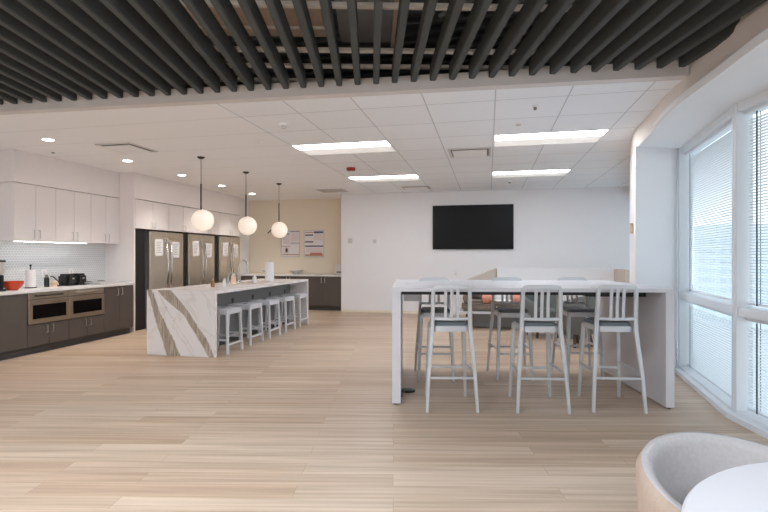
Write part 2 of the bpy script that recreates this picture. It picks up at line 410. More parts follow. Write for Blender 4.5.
# ---------------- curtain wall
def facet(i, p, q):
    dx, dy = q[0]-p[0], q[1]-p[1]; L = math.hypot(dx, dy); a = math.atan2(dy, dx)
    def mb():
        m = MB(); m.T = Matrix.Translation((p[0], p[1], 0)) @ Matrix.Rotation(a, 4, 'Z'); return m
    # local: x along the facade (away from the viewer), -y is outside
    g = mb(); g.box(.05, L-.05, -.135, -.125, .05, 2.5)
    w = thing('window_%d' % (i+1), None, None); w['kind'] = 'structure'
    f = mb(); f.box(0, .035, -.13, 0, 0, BH-.0).box(L-.035, L, -.13, 0, 0, BH)
    f.box(.035, L-.035, -.13, -.012, BH-.075, BH-.0).box(.035, L-.035, -.15, -.06, BH-.10, BH-.075)
    f.box(.035, L-.035, -.15, -.012, .84, .915)
    f.box(.035, L-.035, -.15, -.0, 0, .07)
    f.build('window_frame', 'frame_white', w, bevel=.003)
    s = mb(); s.box(-.0, L, -.02, .055, 0, .045).build('window_sill', 'frame_white', w)
    g.build('window_pane', 'glass', w, smooth=0)
    for (z0, z1, nm) in ((.935, BH-.078, 'upper'), (.085, .83, 'lower')):
        bl = thing('venetian_blind', 'white venetian blind in the %s pane of %s' % (nm, FN[i]), 'blind', (p[0], p[1], 0), a, 'white venetian blinds')
        h = mb(); h.box(.045, L-.045, -.105, -.075, z1-.025, z1).build('headrail', 'frame_white', bl)
        s = mb(); n = int((z1-.05-z0-.03)/.0235)
        zz = z0+.03
        tl = -.0035 if nm == 'upper' else .002
        for k in range(n):
            x0, x1 = .05, L-.05
            s.add([(x0,-.102,zz+tl),(x1,-.102,zz+tl),(x1,-.09,zz+.0025),(x0,-.09,zz+.0025),(x0,-.078,zz-tl),(x1,-.078,zz-tl)], [(0,1,2,3),(3,2,5,4)])
            zz += .0235
        s.build('slats', 'slat', bl, smooth=60)
        h = mb(); h.box(.048, L-.048, -.102, -.078, z0, z0+.018).build('bottom_rail', 'frame_white', bl)
        for xx in (.16, L-.16) if L > .9 else (.2,):
            h = mb(); h.box(xx-.004, xx+.004, -.1045, -.1035, z0, z1-.03).box(xx-.009, xx+.009, -.0765, -.0755, z0, z1-.03).build('ladder_tape', 'ladder', bl)
FN = ['the last bay behind the viewer', 'the sixth bay from the column', 'the fifth bay from the column', 'the bay nearest the round white table', 'the bay beside the white column', 'the bay behind the white column', 'the second bay beyond the column', 'the bay by the television wall']
FN[0] = 'the bay furthest from the television wall'; FN[1] = 'the second furthest bay from the television wall'; FN[2] = 'the third furthest bay from the television wall'
for i in range(len(fac)-1): facet(i, fac[i], fac[i+1])

# ---------------- baffles (a frame of reference turned 13.6 degrees)
b_dir = (math.sin(R(13.6)), -math.cos(R(13.6)))   # towards the viewer
def hit(p):
    # distance along b_dir from p to the bulkhead curve
    best = None
    for (x0,y0),(x1,y1) in zip(cv, cv[1:]):
        ex, ey = x1-x0, y1-y0; den = b_dir[0]*ey-b_dir[1]*ex
        if abs(den) < 1e-9: continue
        t = ((x0-p[0])*ey-(y0-p[1])*ex)/den; u = ((x0-p[0])*b_dir[1]-(y0-p[1])*b_dir[0])/den
        if 0 <= u <= 1 and t > .05 and (best is None or t < best): best = t
    return best
ks = list(range(-15, 34))
protoB = None
for k in ks:
    t = .855+.1676*(k); p = beam_pt(t, -.004)
    if t > 6.40: continue
    L = hit(p); L = min(L-.05 if L else 9, 5.6)
    if k < 0 and t < -1.6: continue
    w, h0, h1 = .052, 2.86, 3.0
    m = MB(); px, py = -b_dir[1], b_dir[0]
    c = [(p[0]+px*s*w/2+b_dir[0]*q, p[1]+py*s*w/2+b_dir[1]*q) for s, q in ((-1,0),(1,0),(1,L),(-1,L))]
    root = thing('ceiling_baffle', 'long charcoal felt baffle hung in a parallel row below the dark ceiling deck', 'ceiling baffle', (p[0],p[1],h0), 0, 'charcoal ceiling baffles')
    m.prism(c, h0, h1).build('baffle_blade', 'baffle', root, bevel=.006)
    if p[0] < 1.3:
        MB().tube([(p[0]+b_dir[0]*.22, p[1]+b_dir[1]*.22, h1-.01), (p[0]+b_dir[0]*.22, p[1]+b_dir[1]*.22, h1+.012)], .006, 6).build('hanger_clip', 'carrier', root)
# carriers, across the baffles
for n_, (yy) in enumerate((-.40, -.04, .30, 1.02, 1.8, 2.6, 3.4)):
    a = beam_pt(3.86, -.02); a = (a[0]+b_dir[0]*yy, a[1]+b_dir[1]*yy)
    px, py = math.cos(R(13.6)), math.sin(R(13.6))
    le, ri = -4.2, 4.0
    # stop at the wall, the beam and the bulkhead
    def inside(s):
        x, y = a[0]+px*s, a[1]+py*s
        db = (x-B0[0])*bn[0]+(y-B0[1])*bn[1]
        bx = min(cv, key=lambda q: abs(q[1]-y))[0]
        return db < .85 and x < bx-.08 and x > WX+.05
    s0 = 0
    while inside(s0-.05) : s0 -= .05
    s1 = 0
    while inside(s1+.05) : s1 += .05
    m = MB(); m.bar([(a[0]+px*s0,a[1]+py*s0,3.028),(a[0]+px*s1,a[1]+py*s1,3.028)], .045, .034)
    tag(m.build('ceiling_carrier_rail', 'carrier'), ['pale metal rail crossing over the charcoal baffles, closest to the beam','pale metal rail crossing over the baffles, second from the beam','pale metal rail crossing over the baffles, third from the beam','pale metal rail crossing over the baffles, fourth from the beam','pale metal rail crossing over the baffles, fifth from the beam','pale metal rail crossing over the baffles, sixth from the beam','pale metal rail crossing over the baffles, furthest from the beam'][n_], 'ceiling rail', 'pale rails above the baffles')
# ducts in the void
def rbox(cx, cy, lx, ly, z0, z1, rz):
    m = MB(); m.T = Matrix.Translation((cx,cy,0)) @ Matrix.Rotation(rz,4,'Z'); m.box(-lx/2,lx/2,-ly/2,ly/2,z0,z1); return m
d = thing('air_duct', 'wide tan wrapped air duct above the baffles left of centre', 'duct', (-1.75,3.4,3.2))
rbox(-1.78, 3.35, 1.15, 1.1, 3.22, 3.5, R(13.6)).build('duct_body', 'duct', d, bevel=.02)
m = MB(); m.T = Matrix.Translation((-1.78,3.35,0)) @ Matrix.Rotation(R(13.6),4,'Z')
for q in (-.35, 0, .35): m.box(-.585,.585,q-.015,q+.015,3.205,3.23)
m.build('duct_strap', 'carrier', d)
for q in (-.5,.5):
    rbox(-1.78+q*math.cos(R(13.6)), 3.35+q*math.sin(R(13.6)), .02, .02, 3.5, DECK, 0).build('hanger_rod', 'carrier', d)
d = thing('air_duct', 'grey sheet-metal air duct beside the tan wrapped one', 'duct', (-.85,3.3,3.2))
rbox(-.86, 3.55, .55, 1.5, 3.26, 3.55, R(13.6)).build('duct_body', 'duct_grey', d, bevel=.01)
rbox(-.66, 3.6, .06, 1.4, 3.2, 3.24, R(13.6)).build('duct_edge', 'duct', d)
rbox(-.86, 3.9, .02, .02, 3.55, DECK, 0).build('hanger_rod', 'carrier', d)
d = thing('conduit_pipe', 'thin grey conduit running diagonally above the baffles', 'pipe', (.6,3.2,3.4))
MB().tube([(-.4,4.1,3.35),(.3,3.6,3.38),(1.0,3.1,3.42),(1.3,2.4,3.42)], .02, 8).build('pipe_run', 'duct_grey', d)
MB().tube([(.3,3.6,3.38),(.3,3.6,DECK)], .006, 6).build('hanger_rod', 'carrier', d)
m = MB(); m.tube([(.9,3.9,3.2),(1.15,3.1,3.25),(1.3,2.2,3.25)], .05, 12); m.tube([(1.15,3.1,3.25),(1.15,3.1,DECK)], .006, 6).tube([(.9,3.9,3.2),(.9,3.9,DECK)], .006, 6)
tag(m.build('water_pipe', 'carrier'), 'pale water pipe above the baffles near the window bulkhead', 'pipe')

# ---------------- ceiling lights
def troffer(x0, y0, label, zc=CEIL):
    t = thing('ceiling_light_panel', label, 'ceiling light', (x0+.655, y0+.33, zc), 0, 'rectangular recessed ceiling lights')
    x1, y1 = x0+1.31, y0+.66
    m = MB(); z0 = zc-.008; z1 = zc+.0
    m.box(x0,x1,y0,y0+.02,z0,z1).box(x0,x1,y1-.02,y1,z0,z1).box(x0,x0+.02,y0+.02,y1-.02,z0,z1).box(x1-.02,x1,y0+.02,y1-.02,z0,z1)
    m.build('light_frame', 'white_paint', t)
    m = MB(); m.box(x0+.02, x1-.02, y0+.29, y1-.02, z0+.004, z1).build('reflector_panel', 'reflector_glow', t)
    m = MB(); m.box(x0+.02, x1-.02, y0+.02, y0+.29, z0+.002, z1).build('light_lens', 'glow', t)
    return t
troffer(-2.554, 6.025, 'wide lit ceiling light left of centre, the nearer of its pair')
troffer(-2.554, 8.665, 'wide lit ceiling light left of centre, the farther of its pair')
troffer(.066, 6.025, 'wide lit ceiling light right of centre, the nearer of its pair')
troffer(.066, 8.665, 'wide lit ceiling light right of centre, the farther of its pair')
for j, (x, y, l) in enumerate(((-5.416,5.10,'nearest the viewer'),(-5.42,6.48,'second from the viewer'),(-5.42,7.84,'third from the viewer'),(-5.42,9.19,'fourth from the viewer'),(-5.42,10.52,'furthest from the viewer'))):
    t = thing('recessed_downlight', 'small round lit downlight in the kitchen ceiling, '+l, 'downlight', (x,y,CEIL), 0, 'round downlights over the kitchen aisle')
    m = MB(); m.lathe([(.062,CEIL-.001),(.078,CEIL-.001),(.08,CEIL-.006),(.064,CEIL-.008),(.062,CEIL-.001)], (x,y), 24); m.build('trim_ring', 'white_paint', t)
    m = MB(); m.lathe([(0,CEIL-.003),(.063,CEIL-.004)], (x,y), 24); m.build('light_lens', 'downlight', t)
    ld = bpy.data.lights.new('downlight_beam', 'SPOT'); ld.energy = 46; ld.color = (1,.92,.84); ld.spot_size = R(105); ld.spot_blend = .9; ld.shadow_soft_size = .06
    lo = bpy.data.objects.new('downlight_beam', ld); COL.objects.link(lo); lo.location = (0,0,-.02); lo.parent = t
# pendants
for j, (x, y, side) in enumerate(((-4.162,6.48,1),(-4.136,7.80,1),(-4.139,9.18,1))):
    t = thing('pendant_light', ['glowing white globe pendant over the marble end of the island','glowing white globe pendant over the middle of the island','glowing white globe pendant over the far end of the island'][j], 'pendant light', (x,y,CEIL), 0, 'globe pendants over the island')
    MB().lathe([(0,CEIL),(.055,CEIL),(.055,CEIL-.008),(.03,CEIL-.028),(0,CEIL-.028)], (x,y), 24).build('ceiling_rose', 'black_plastic', t)
    MB().tube([(x,y,CEIL-.02),(x,y,2.38)], .004, 8).build('cable', 'black_plastic', t)
    gz = 1.858; gr = .161; gx = x+(.03 if j < 2 else -.01)
    MB().tube([(x,y,2.40),(x,y,2.05),(x-.006,y,2.01),(x-.03,y,1.985),(x-.24,y-.02,1.79)] if j == 2 else [(x,y,2.40),(x,y,gz+gr-.005)], .011, 10).build('rod', 'black_plastic', t)
    m = MB(); m.ball((gx+(.02 if j==2 else 0),y+.0,gz), gr, 32); g = m.build('globe', 'globe', t)
# vents
def vent(x, y, w, d, label, dark=True):
    t = thing('ceiling_vent', label, 'air vent', (x,y,CEIL))
    m = MB(); z0, z1 = CEIL-.012, CEIL
    m.box(x-w/2,x+w/2,y-d/2,y-d/2+.03,z0,z1).box(x-w/2,x+w/2,y+d/2-.03,y+d/2,z0,z1).box(x-w/2,x-w/2+.03,y-d/2+.03,y+d/2-.03,z0,z1).box(x+w/2-.03,x+w/2,y-d/2+.03,y+d/2-.03,z0,z1)
    m.build('vent_frame', 'vent', t)
    m = MB(); m.box(x-w/2+.03,x+w/2-.03,y-d/2+.03,y+d/2-.03,z1-.004,z1); m.build('vent_slot', 'vent_dark', t)
    if dark:
        m = MB(); m.box(x-w/2+.055,x+w/2-.055,y-d/2+.06,y+d/2-.04,z0-.012,z0-.004); m.build('vent_plate', 'white_paint', t)
    else:
        m = MB()
        for k in range(9): m.box(x-w/2+.03,x+w/2-.03,y-d/2+.045+k*(d-.09)/8.5,y-d/2+.06+k*(d-.09)/8.5,z0,z0+.006)
        m.build('vent_louvres', 'vent', t)
vent(-4.78, 5.72, .52, .56, 'square ceiling vent over the kitchen aisle, near the first downlight')
vent(-3.4, 10.4, .62, .5, 'grey louvred ceiling vent near the cream wall', False)
vent(-.25, 6.98, .58, .55, 'pale ceiling vent between the two pairs of ceiling lights')
vent(-1.5, 10.33, .6, .45, 'thin pale ceiling vent near the television wall')
# little ceiling fittings
def disc(name, x, y, r, h, m_, label, cat):
    t = thing(name, label, cat, (x,y,CEIL))
    MB().lathe([(0,CEIL),(r,CEIL),(r,CEIL-h*.3),(r*.8,CEIL-h*.4),(0,CEIL-h*.4)], (x,y), 20).build('mounting_plate', 'white_paint', t)
    MB().lathe([(0,CEIL-h*.4),(r*.55,CEIL-h*.4),(r*.45,CEIL-h),(0,CEIL-h)], (x,y), 16).build('sensor_head', m_, t)
disc('ceiling_sensor', -2.22, 5.05, .055, .05, 'vent', 'small round ceiling sensor nearer the beam, left of centre', 'sensor')
disc('ceiling_sensor', -2.85, 5.74, .05, .015, 'white_paint', 'flat white ceiling disc left of the nearer wide light', 'sensor')
disc('sprinkler', -6.0, 5.73, .04, .02, 'vent_dark', 'flat sprinkler cover near the upper kitchen cabinets', 'sprinkler')
disc('sprinkler', .45, 4.95, .03, .04, 'vent_dark', 'small sprinkler head right of centre near the baffles', 'sprinkler')
disc('ceiling_sensor', .33, 5.62, .06, .012, 'vent', 'flat round ceiling disc in front of the right wide light', 'sensor')
disc('sprinkler', .42, 9.9, .04, .03, 'vent_dark', 'small sprinkler head near the television wall', 'sprinkler')
disc('sprinkler', -2.45, 7.55+1.2, .0301, .03, 'vent', 'small sprinkler head between the left wide lights', 'sprinkler')
t = thing('fire_alarm', 'red fire alarm strobe on the ceiling between the left wide lights', 'fire alarm', (-2.235,7.81,CEIL))
MB().lathe([(0,CEIL),(.075,CEIL),(.075,CEIL-.03),(.06,CEIL-.05),(0,CEIL-.05)], (-2.235,7.81), 24).build('alarm_body', 'alarm', t)
rbox(-2.235,7.81,.09,.03,CEIL-.065,CEIL-.05,0).build('strobe_lens', 'paper', t, bevel=.004)

# ---------------- wall things
t = thing('television', 'large black wall-mounted television screen, switched off', 'television', (-.34,TVY,1.48))
B(-1.235,.552,TVY-.055,TVY-.02,1.478,2.476).build('casing', 'black_plastic', t, bevel=.004)
B(-1.222,.539,TVY-.0575,TVY-.055,1.494,2.463).build('screen', 'tv', t)
B(-.7,.0,TVY-.02,TVY-.001,1.7,2.2).build('wall_bracket', 'black_plastic', t)
def plate(name, X, Z, w, h, label, cat, m_='paper', parts='slot'):
    t = thing(name, label, cat, (X,TVY,Z))
    B(X-w/2,X+w/2,TVY-.012,TVY,Z-h/2,Z+h/2).build('face_plate', m_, t, bevel=.003)
    B(X-w*.2,X+w*.2,TVY-.016,TVY-.012,Z-h*.25,Z+h*.05).build(parts, 'vent', t)
plate('thermostat', -3.2, 1.69, .11, .12, 'small grey thermostat at the left end of the television wall', 'thermostat', 'vent', 'display')
plate('wall_switch', -2.6, 1.70, .2, .26, 'white switch plate left of the television', 'switch', 'wall', 'toggle')
plate('wall_outlet', -.72, .94, .08, .12, 'white outlet low on the wall below the television', 'outlet')
# posters on cream wall
def poster(x0, x1, z0, z1, label, rows, pm):
    t = thing('wall_poster', label, 'poster', ((x0+x1)/2, KBY, z0)); Y = KBY
    m = MB(); m.box(x0,x1,Y-.018,Y,z0,z0+.02).box(x0,x1,Y-.018,Y,z1-.02,z1).box(x0,x0+.02,Y-.018,Y,z0+.02,z1-.02).box(x1-.02,x1,Y-.018,Y,z0+.02,z1-.02)
    m.build('poster_frame', 'vent', t)
    B(x0+.02,x1-.02,Y-.008,Y,z0+.02,z1-.02).build('sheet', 'paper', t)
    W_, H_ = x1-x0, z1-z0
    acc = {}
    for (a, b, c, d_, k) in rows: acc.setdefault(k, MB()).box(x0+W_*a, x0+W_*b, Y-.010, Y-.008, z0+H_*c, z0+H_*d_)
    nm = {'ink':'grey_print','ink_dark':'dark_print','ink_red':'orange_print','ink_pink':'pink_print'}
    for k, mm in acc.items(): mm.build(nm[k], k, t)
poster(-5.308,-4.777,1.301,1.99,'framed pale notice poster partly behind the far globe pendant',
  [(.5,.95,.95,.97,'ink_dark'),(.08,.45,.86,.89,'ink_dark'),(.05,.5,.40,.42,'ink_red'),(.52,.95,.52,.54,'ink_dark'),(.08,.95,.08,.11,'ink_red'),(.12,.44,.13,.36,'ink_pink'),(.25,.36,.2,.33,'ink_red'),(.55,.92,.6,.9,'ink_pink'),(.1,.46,.5,.82,'ink_pink')], 0)
poster(-4.668,-4.117,1.301,2.0,'framed notice poster with orange blocks nearest the corner',
  [(.5,.95,.88,.95,'ink_dark'),(.06,.48,.90,.93,'ink_red'),(.06,.45,.79,.84,'ink_dark'),(.06,.46,.54,.59,'ink_dark'),(.06,.95,.38,.43,'ink_dark'),(.1,.9,.16,.34,'ink_pink'),(.06,.95,.05,.1,'ink_red'),(.3,.9,.1,.16,'ink_red'),(.5,.92,.62,.84,'ink_pink')], 0)

# ---------------- left kitchen run
FX = -6.0; UX = -6.35; EX_ = -6.072
def handle_v(X, Y, z0, z1, parent, m_='handle'):
    MB().tube([(X,Y,z0),(X+.028,Y,z0),(X+.028,Y,z1),(X,Y,z1)], .005 if z0 > 1 else .006, 8).build('door_handle', m_, parent)
def cabinet(y0, y1, z0, z1, xf, xb, dm, label, group, hz, toe=True, name='base_cabinet', split=True, ztop=None):
    t = thing(name, label, 'cabinet', ((xf+xb)/2, (y0+y1)/2, 0 if toe else z0), 0, group)
    B(xb, xf-.02, y0+.001, y1-.001, (.1 if toe else z0), z1).build('carcass', dm, t)
    if toe: B(xb, xf-.065, y0+.001, y1-.001, 0, .1).build('toe_kick', 'toe', t)
    ds = [(y0, (y0+y1)/2), ((y0+y1)/2, y1)] if split else [(y0, y1)]
    for k, (a, b) in enumerate(ds):
        d = B(xf-.02, xf, a+.002, b-.002, (.11 if toe else z0+.002), (ztop or z1)-.003).build('door', dm, t, bevel=.0015)
        hy = (b-.045 if k == 0 else a+.045)
        handle_v(xf, hy, hz[0], hz[1], d)
    return t
BG = 'taupe base cabinets under the white worktop'
cabinet(3.5, 4.41, 0, .83, FX, WX+.01, 'lowers', 'taupe base cabinet at the end of the run nearest the viewer', BG, (.68,.8))
cabinet(4.41, 5.335, 0, .83, FX, WX+.01, 'lowers', 'taupe base cabinet left of the steel drawer ovens', BG, (.68,.8))
cabinet(5.335, 5.994, 0, .405, FX, WX+.01, 'lowers', 'low taupe cabinet under the left steel drawer oven', BG, (.27,.375))
cabinet(5.994, 6.657, 0, .405, FX, WX+.01, 'lowers', 'low taupe cabinet under the right steel drawer oven', BG, (.27,.375))
cabinet(6.657, 7.315, 0, .83, FX, WX+.01, 'lowers', 'full-height taupe base cabinet between the drawer ovens and the refrigerators', BG, (.68,.8))
for (a, b, l) in ((5.345,5.992,'stainless drawer oven, the left of the pair under the worktop'),(5.996,6.655,'stainless drawer oven, the right of the pair under the worktop')):
    t = thing('drawer_oven', l, 'oven', (FX-.3,(a+b)/2,.41), 0, 'stainless drawer ovens')
    B(WX+.01, FX-.02, a, b, .41, .826).build('oven_body', 'black', t)
    B(FX-.02, FX+.012, a, b, .41, .735).build('drawer_front', 'steel_h', t, bevel=.004)
    B(FX-.02, FX+.004, a, b, .742, .826).build('control_panel', 'steel_h', t, bevel=.003)
    B(FX+.010, FX+.016, a+.06, b-.06, .475, .665).build('oven_window', 'black_gloss', t, bevel=.002)
    MB().tube([(FX+.004,a+.10,.79),(FX+.04,a+.10,.79),(FX+.04,b-.14,.79),(FX+.004,b-.14,.79)] if a < 5.5 else [(FX+.004,a+.12,.79),(FX+.018,a+.12,.79),(FX+.018,b-.16,.79),(FX+.004,b-.16,.79)], .010, 10).build('pull_handle', 'black_plastic' if a < 5.5 else 'handle', t)
tag(B(WX+.0, FX+.015, 3.5, 7.315, .832, .87).box(WX, EX_, 7.315, 7.409, .832, .87).build('worktop', 'counter', bevel=.003), 'long white quartz worktop along the left kitchen wall', 'worktop')
struct('wall_backsplash', B(WX, WX+.008, 3.5, 7.409, .872, 1.543), 'backsplash')
UG = 'white upper cabinets over the backsplash'
for (a, b, l) in ((5.45,6.11,'white wall cabinet at the left end of the upper row'),(6.11,6.77,'white wall cabinet in the middle of the upper row'),(6.77,7.408,'white wall cabinet at the right end of the upper row')):
    cabinet(a, b, 1.545, 2.345, UX, WX+.01, 'uppers', l, UG, (1.575,1.70), toe=False, name='wall_cabinet')
struct('wall_soffit_left', B(WX, UX-.001, 5.45, 7.41, 2.352, CEIL), 'uppers')
t = thing('under_cabinet_light', 'thin lit strip light under the white upper cabinets', 'strip light', (UX-.06,6.1,1.54))
B(UX-.08, UX-.05, 5.5, 6.75, 1.536, 1.544).build('light_housing', 'white_paint', t)
B(UX-.075, UX-.055, 5.51, 6.74, 1.533, 1.536).build('light_strip', 'led', t)
EX = -6.07
# tall enclosure around refrigerators
struct('wall_enclosure_side', B(WX, EX, 7.41, 7.447, 0, CEIL), 'uppers')
struct('wall_enclosure_soffit', B(WX, EX-.001, 7.447, 11.18, 2.345, CEIL), 'uppers')
struct('wall_enclosure_end', B(WX, EX, 11.13, 11.18, 0, 2.34), 'uppers')
struct('wall_alcove', B(WX+.01, EX-.05, 7.449, 7.76, 0, 1.815).box(WX+.01,EX-.03,8.82,8.95,0,1.815).box(WX+.01,EX-.03,9.97,10.12,0,1.815).box(WX+.001,WX+.02,7.76,11.12,0,1.815), 'black')
for k in range(4):
    a = 7.449+k*.92; b = a+.92
    cabinet(a, b, 1.82, 2.335, EX, WX+.01, 'uppers', ['white cabinet above the left end of the refrigerators','white cabinet above the first and second refrigerators','white cabinet above the second and third refrigerators','white cabinet above the right end of the refrigerators'][k], 'white cabinets over the refrigerators', (1.845,1.94), toe=False, name='bridge_cabinet')
for k, (a, b, l) in enumerate(((7.79,8.79,'nearest the viewer'),(8.97,9.94,'middle of the three'),(10.15,11.11,'furthest from the viewer'))):
    t = thing('refrigerator', 'tall stainless french-door refrigerator, '+l, 'refrigerator', (EX-.3,(a+b)/2,0), 0, 'stainless refrigerators')
    B(WX+.03, EX-.05, a, b, .02, 1.775).build('fridge_body', 'panel_grey', t)
    mid = (a+b)/2
    for s, (c, d) in ((-1,(a,mid-.003)),(1,(mid+.003,b))):
        dd = B(EX-.05, EX+.03, c, d, .64, 1.785).build('fridge_door', 'steel', t, bevel=.012)
        hy = mid+s*.055
        pts = [(EX+.03,hy,.72)]+[(EX+.03+.055*math.sin(PI*q/10)**.5+.0, hy, .72+.93*q/10) for q in range(1,10)]+[(EX+.03,hy,1.65)]
        MB().tube(pts, .016, 10).build('door_handle', 'chrome', dd)
    dr = B(EX-.05, EX+.03, a, b, .06, .63).build('freezer_drawer', 'steel', t, bevel=.012)
    MB().tube([(EX+.03,a+.1,.56),(EX+.08,a+.12,.56),(EX+.08,b-.12,.56),(EX+.03,b-.1,.56)], .013, 10).build('drawer_handle', 'chrome', dr)
    B(EX-.06, EX-.02, a+.02, b-.02, 0, .05).build('fridge_base', 'black', t)
    for s, y0, y1, zz in ((0,a+.13,a+.36,1.335),(1,mid+.13,mid+.36,1.30)):
        m = MB(); m.T = Matrix.Translation((EX+.032,(y0+y1)/2,zz+.155)) @ Matrix.Rotation(R([2,-2,5,-4,0,2][k*2+s]),4,'X'); m.box(0,.002,-.115,.115,-.155,.155)
        p = thing('paper_notice', 'white paper notice on the %s door of the %s refrigerator' % (['left','right'][s], ['nearest','middle','furthest'][k]), 'paper', (EX+.032,(y0+y1)/2,zz+.155), 0, 'paper notices on the refrigerators')
        m.build('sheet', 'paper', p, smooth=0)
        q = MB()
        for r_ in range(7): q.box(EX+.0342, EX+.0346, y0+.035, y1-.04-.02*(r_%3), zz+.25-.032*r_, zz+.258-.032*r_)
        q.build('printed_lines', 'ink', p)

# items on the left worktop
Z = .871
t = thing('coffee_machine', 'dark coffee machine at the left edge of the worktop', 'coffee machine', (-6.3,5.02,Z))
B(-6.5,-6.16,4.85,5.19,Z,Z+.03).build('machine_base', 'black_plastic', t, bevel=.006)
B(-6.5,-6.36,4.87,5.18,Z+.03,Z+.4).build('machine_column', 'black_plastic', t, bevel=.01)
B(-6.46,-6.19,5.135,5.18,Z+.03,Z+.21).build('water_tank', 'black_plastic', t, bevel=.008)
B(-6.36,-6.18,4.87,5.18,Z+.22,Z+.38).build('brew_head', 'steel', t, bevel=.01)
B(-6.36,-6.17,4.86,5.19,Z+.38,Z+.405).build('machine_lid', 'black_plastic', t, bevel=.006)
m = MB(); t = thing('bowl', 'red-orange round bowl on the left worktop', 'bowl', (-6.27,5.345,Z))
MB().lathe([(0,Z),(.06,Z),(.065,Z+.012),(.10,Z+.04),(.125,Z+.09),(.13,Z+.12),(.123,Z+.12),(.117,Z+.09),(.09,Z+.045),(0,Z+.02)], (-6.27,5.36), 32).build('bowl_body', 'red_plastic', t)
def towel(x, y, z, label, lid=True, h=.27, r=.06, name='paper_towel_holder'):
    t = thing(name, label, 'paper towel holder', (x,y,z))
    MB().lathe([(0,z),(.075,z),(.075,z+.012),(0,z+.014)], (x,y), 28).build('holder_base', 'black_plastic' if lid else 'steel', t)
    MB().lathe([(.02,z+.014),(r,z+.014),(r,z+h),(.02,z+h),(.02,z+.014)], (x,y), 28).build('paper_roll', 'paper', t)
    MB().lathe([(0,z+.012),(.008,z+.012),(.008,z+h+.05),(.014,z+h+.055),(.014,z+h+.075),(0,z+h+.08)], (x,y), 12).build('centre_rod', 'black_plastic' if lid else 'chrome', t)
    return t
towel(-6.42, 5.76, Z, 'tall white paper towel roll on a black stand beside the red bowl', h=.26, r=.062)
t = thing('pepper_grinder', 'small dark bottle beside the white paper towel roll', 'bottle', (-6.4,6.0,Z))
MB().lathe([(0,Z),(.034,Z),(.034,Z+.12),(.028,Z+.14),(0,Z+.14)], (-6.4,6.0), 20).build('bottle_body', 'black_plastic', t)
MB().lathe([(0,Z+.14),(.022,Z+.14),(.024,Z+.17),(.01,Z+.185),(0,Z+.19)], (-6.4,6.0), 20).build('bottle_cap', 'vent_dark', t)
t = thing('candle_jar', 'small beige jar in front of the backsplash', 'jar', (-6.3,6.03,Z))
MB().lathe([(0,Z),(.042,Z),(.042,Z+.085),(.036,Z+.09),(0,Z+.09)], (-6.3,6.03), 20).build('jar_body', 'soap', t)
MB().lathe([(.0425,Z+.02),(.0432,Z+.025),(.0432,Z+.065),(.0425,Z+.07)], (-6.3,6.03), 20).build('jar_label', 'tan', t)
t = thing('bar_tap', 'low black tap with a slanting spout beside the toasters', 'tap', (-6.42,6.2,Z))
MB().lathe([(0,Z),(.05,Z),(.05,Z+.012),(.02,Z+.02),(0,Z+.02)], (-6.42,6.2), 20).build('tap_base', 'black_plastic', t)
MB().tube([(-6.42,6.25,Z+.01),(-6.42,6.24,Z+.05),(-6.42,6.13,Z+.15),(-6.42,6.09,Z+.15)], .009, 10).build('tap_spout', 'black_plastic', t)
for k, (y0, l) in enumerate(((6.27,'black two-slot toaster, left of the pair'),(6.465,'black two-slot toaster, right of the pair'))):
    t = thing('toaster', l, 'toaster', (-6.38,y0+.1,Z), 0, 'black toasters')
    B(-6.50,-6.30,y0,y0+.185,Z+.01,Z+.18).build('toaster_body', 'black_plastic', t, bevel=.03)
    B(-6.49,-6.31,y0+.01,y0+.175,Z,Z+.012).build('toaster_base', 'black', t)
    for q in (.06,.12): B(-6.47,-6.33,y0+q,y0+q+.02,Z+.1805,Z+.183).build('toast_slot', 'vent_dark', t)
    B(-6.30,-6.285,y0+.08,y0+.11,Z+.10,Z+.12).build('toaster_lever', 'steel', t)
t = thing('cooktop', 'low steel cooktop at the right end of the left worktop', 'cooktop', (-6.33,6.98,Z))
B(-6.60,-6.10,6.70,7.26,Z,Z+.028).build('cooktop_tray', 'alum', t, bevel=.006)
for (x, y) in ((-6.47,6.84),(-6.47,7.12),(-6.24,6.84),(-6.24,7.12)):
    MB().lathe([(0,Z+.028),(.06,Z+.028),(.06,Z+.034),(.03,Z+.042),(0,Z+.042)], (x,y), 18).build('burner', 'black_plastic' if x < -6.4 else 'steel', t)
for (yy, l) in ((6.19,'white outlet on the backsplash left of the toasters'),(6.68,'white outlet on the backsplash right of the toasters')):
    X0 = WX+.008
    t = thing('wall_outlet', l, 'outlet', (X0,yy,1.06)); B(X0,X0+.008,yy-.04,yy+.04,1.0,1.12).build('face_plate', 'paper', t, bevel=.002); B(X0+.008,X0+.010,yy-.015,yy+.015,1.02,1.10).build('socket_face', 'vent', t)

# ---------------- end-wall cabinets
t0 = thing('base_cabinet', 'long taupe base cabinet against the cream wall', 'cabinet', (-4.8,11.5,0))
B(-6.19, -3.47, 11.29, KBY-.005, .1, .83).build('carcass', 'lowers', t0)
B(-6.19, -3.47, 11.33, KBY-.005, 0, .1).build('toe_kick', 'toe', t0)
for k in range(6):
    a = -6.19+k*.453
    d = B(a+.002, a+.451, 11.27, 11.29, .11, .826).build('door', 'lowers', t0, bevel=.001)
    hx = a+.41 if k % 2 == 0 else a+.045
    MB().tube([(hx,11.27,.68),(hx,11.242,.68),(hx,11.242,.8),(hx,11.27,.8)], .007, 8).build('door_handle', 'handle', d)
tag(B(-6.195,-3.4255,11.25,KBY-.003,.832,.87).build('worktop','counter',bevel=.003), 'short white worktop along the cream wall', 'worktop')
t = thing('towel_dispenser', 'small white dispenser at the right end of the far worktop', 'dispenser', (-3.62,11.6,Z))
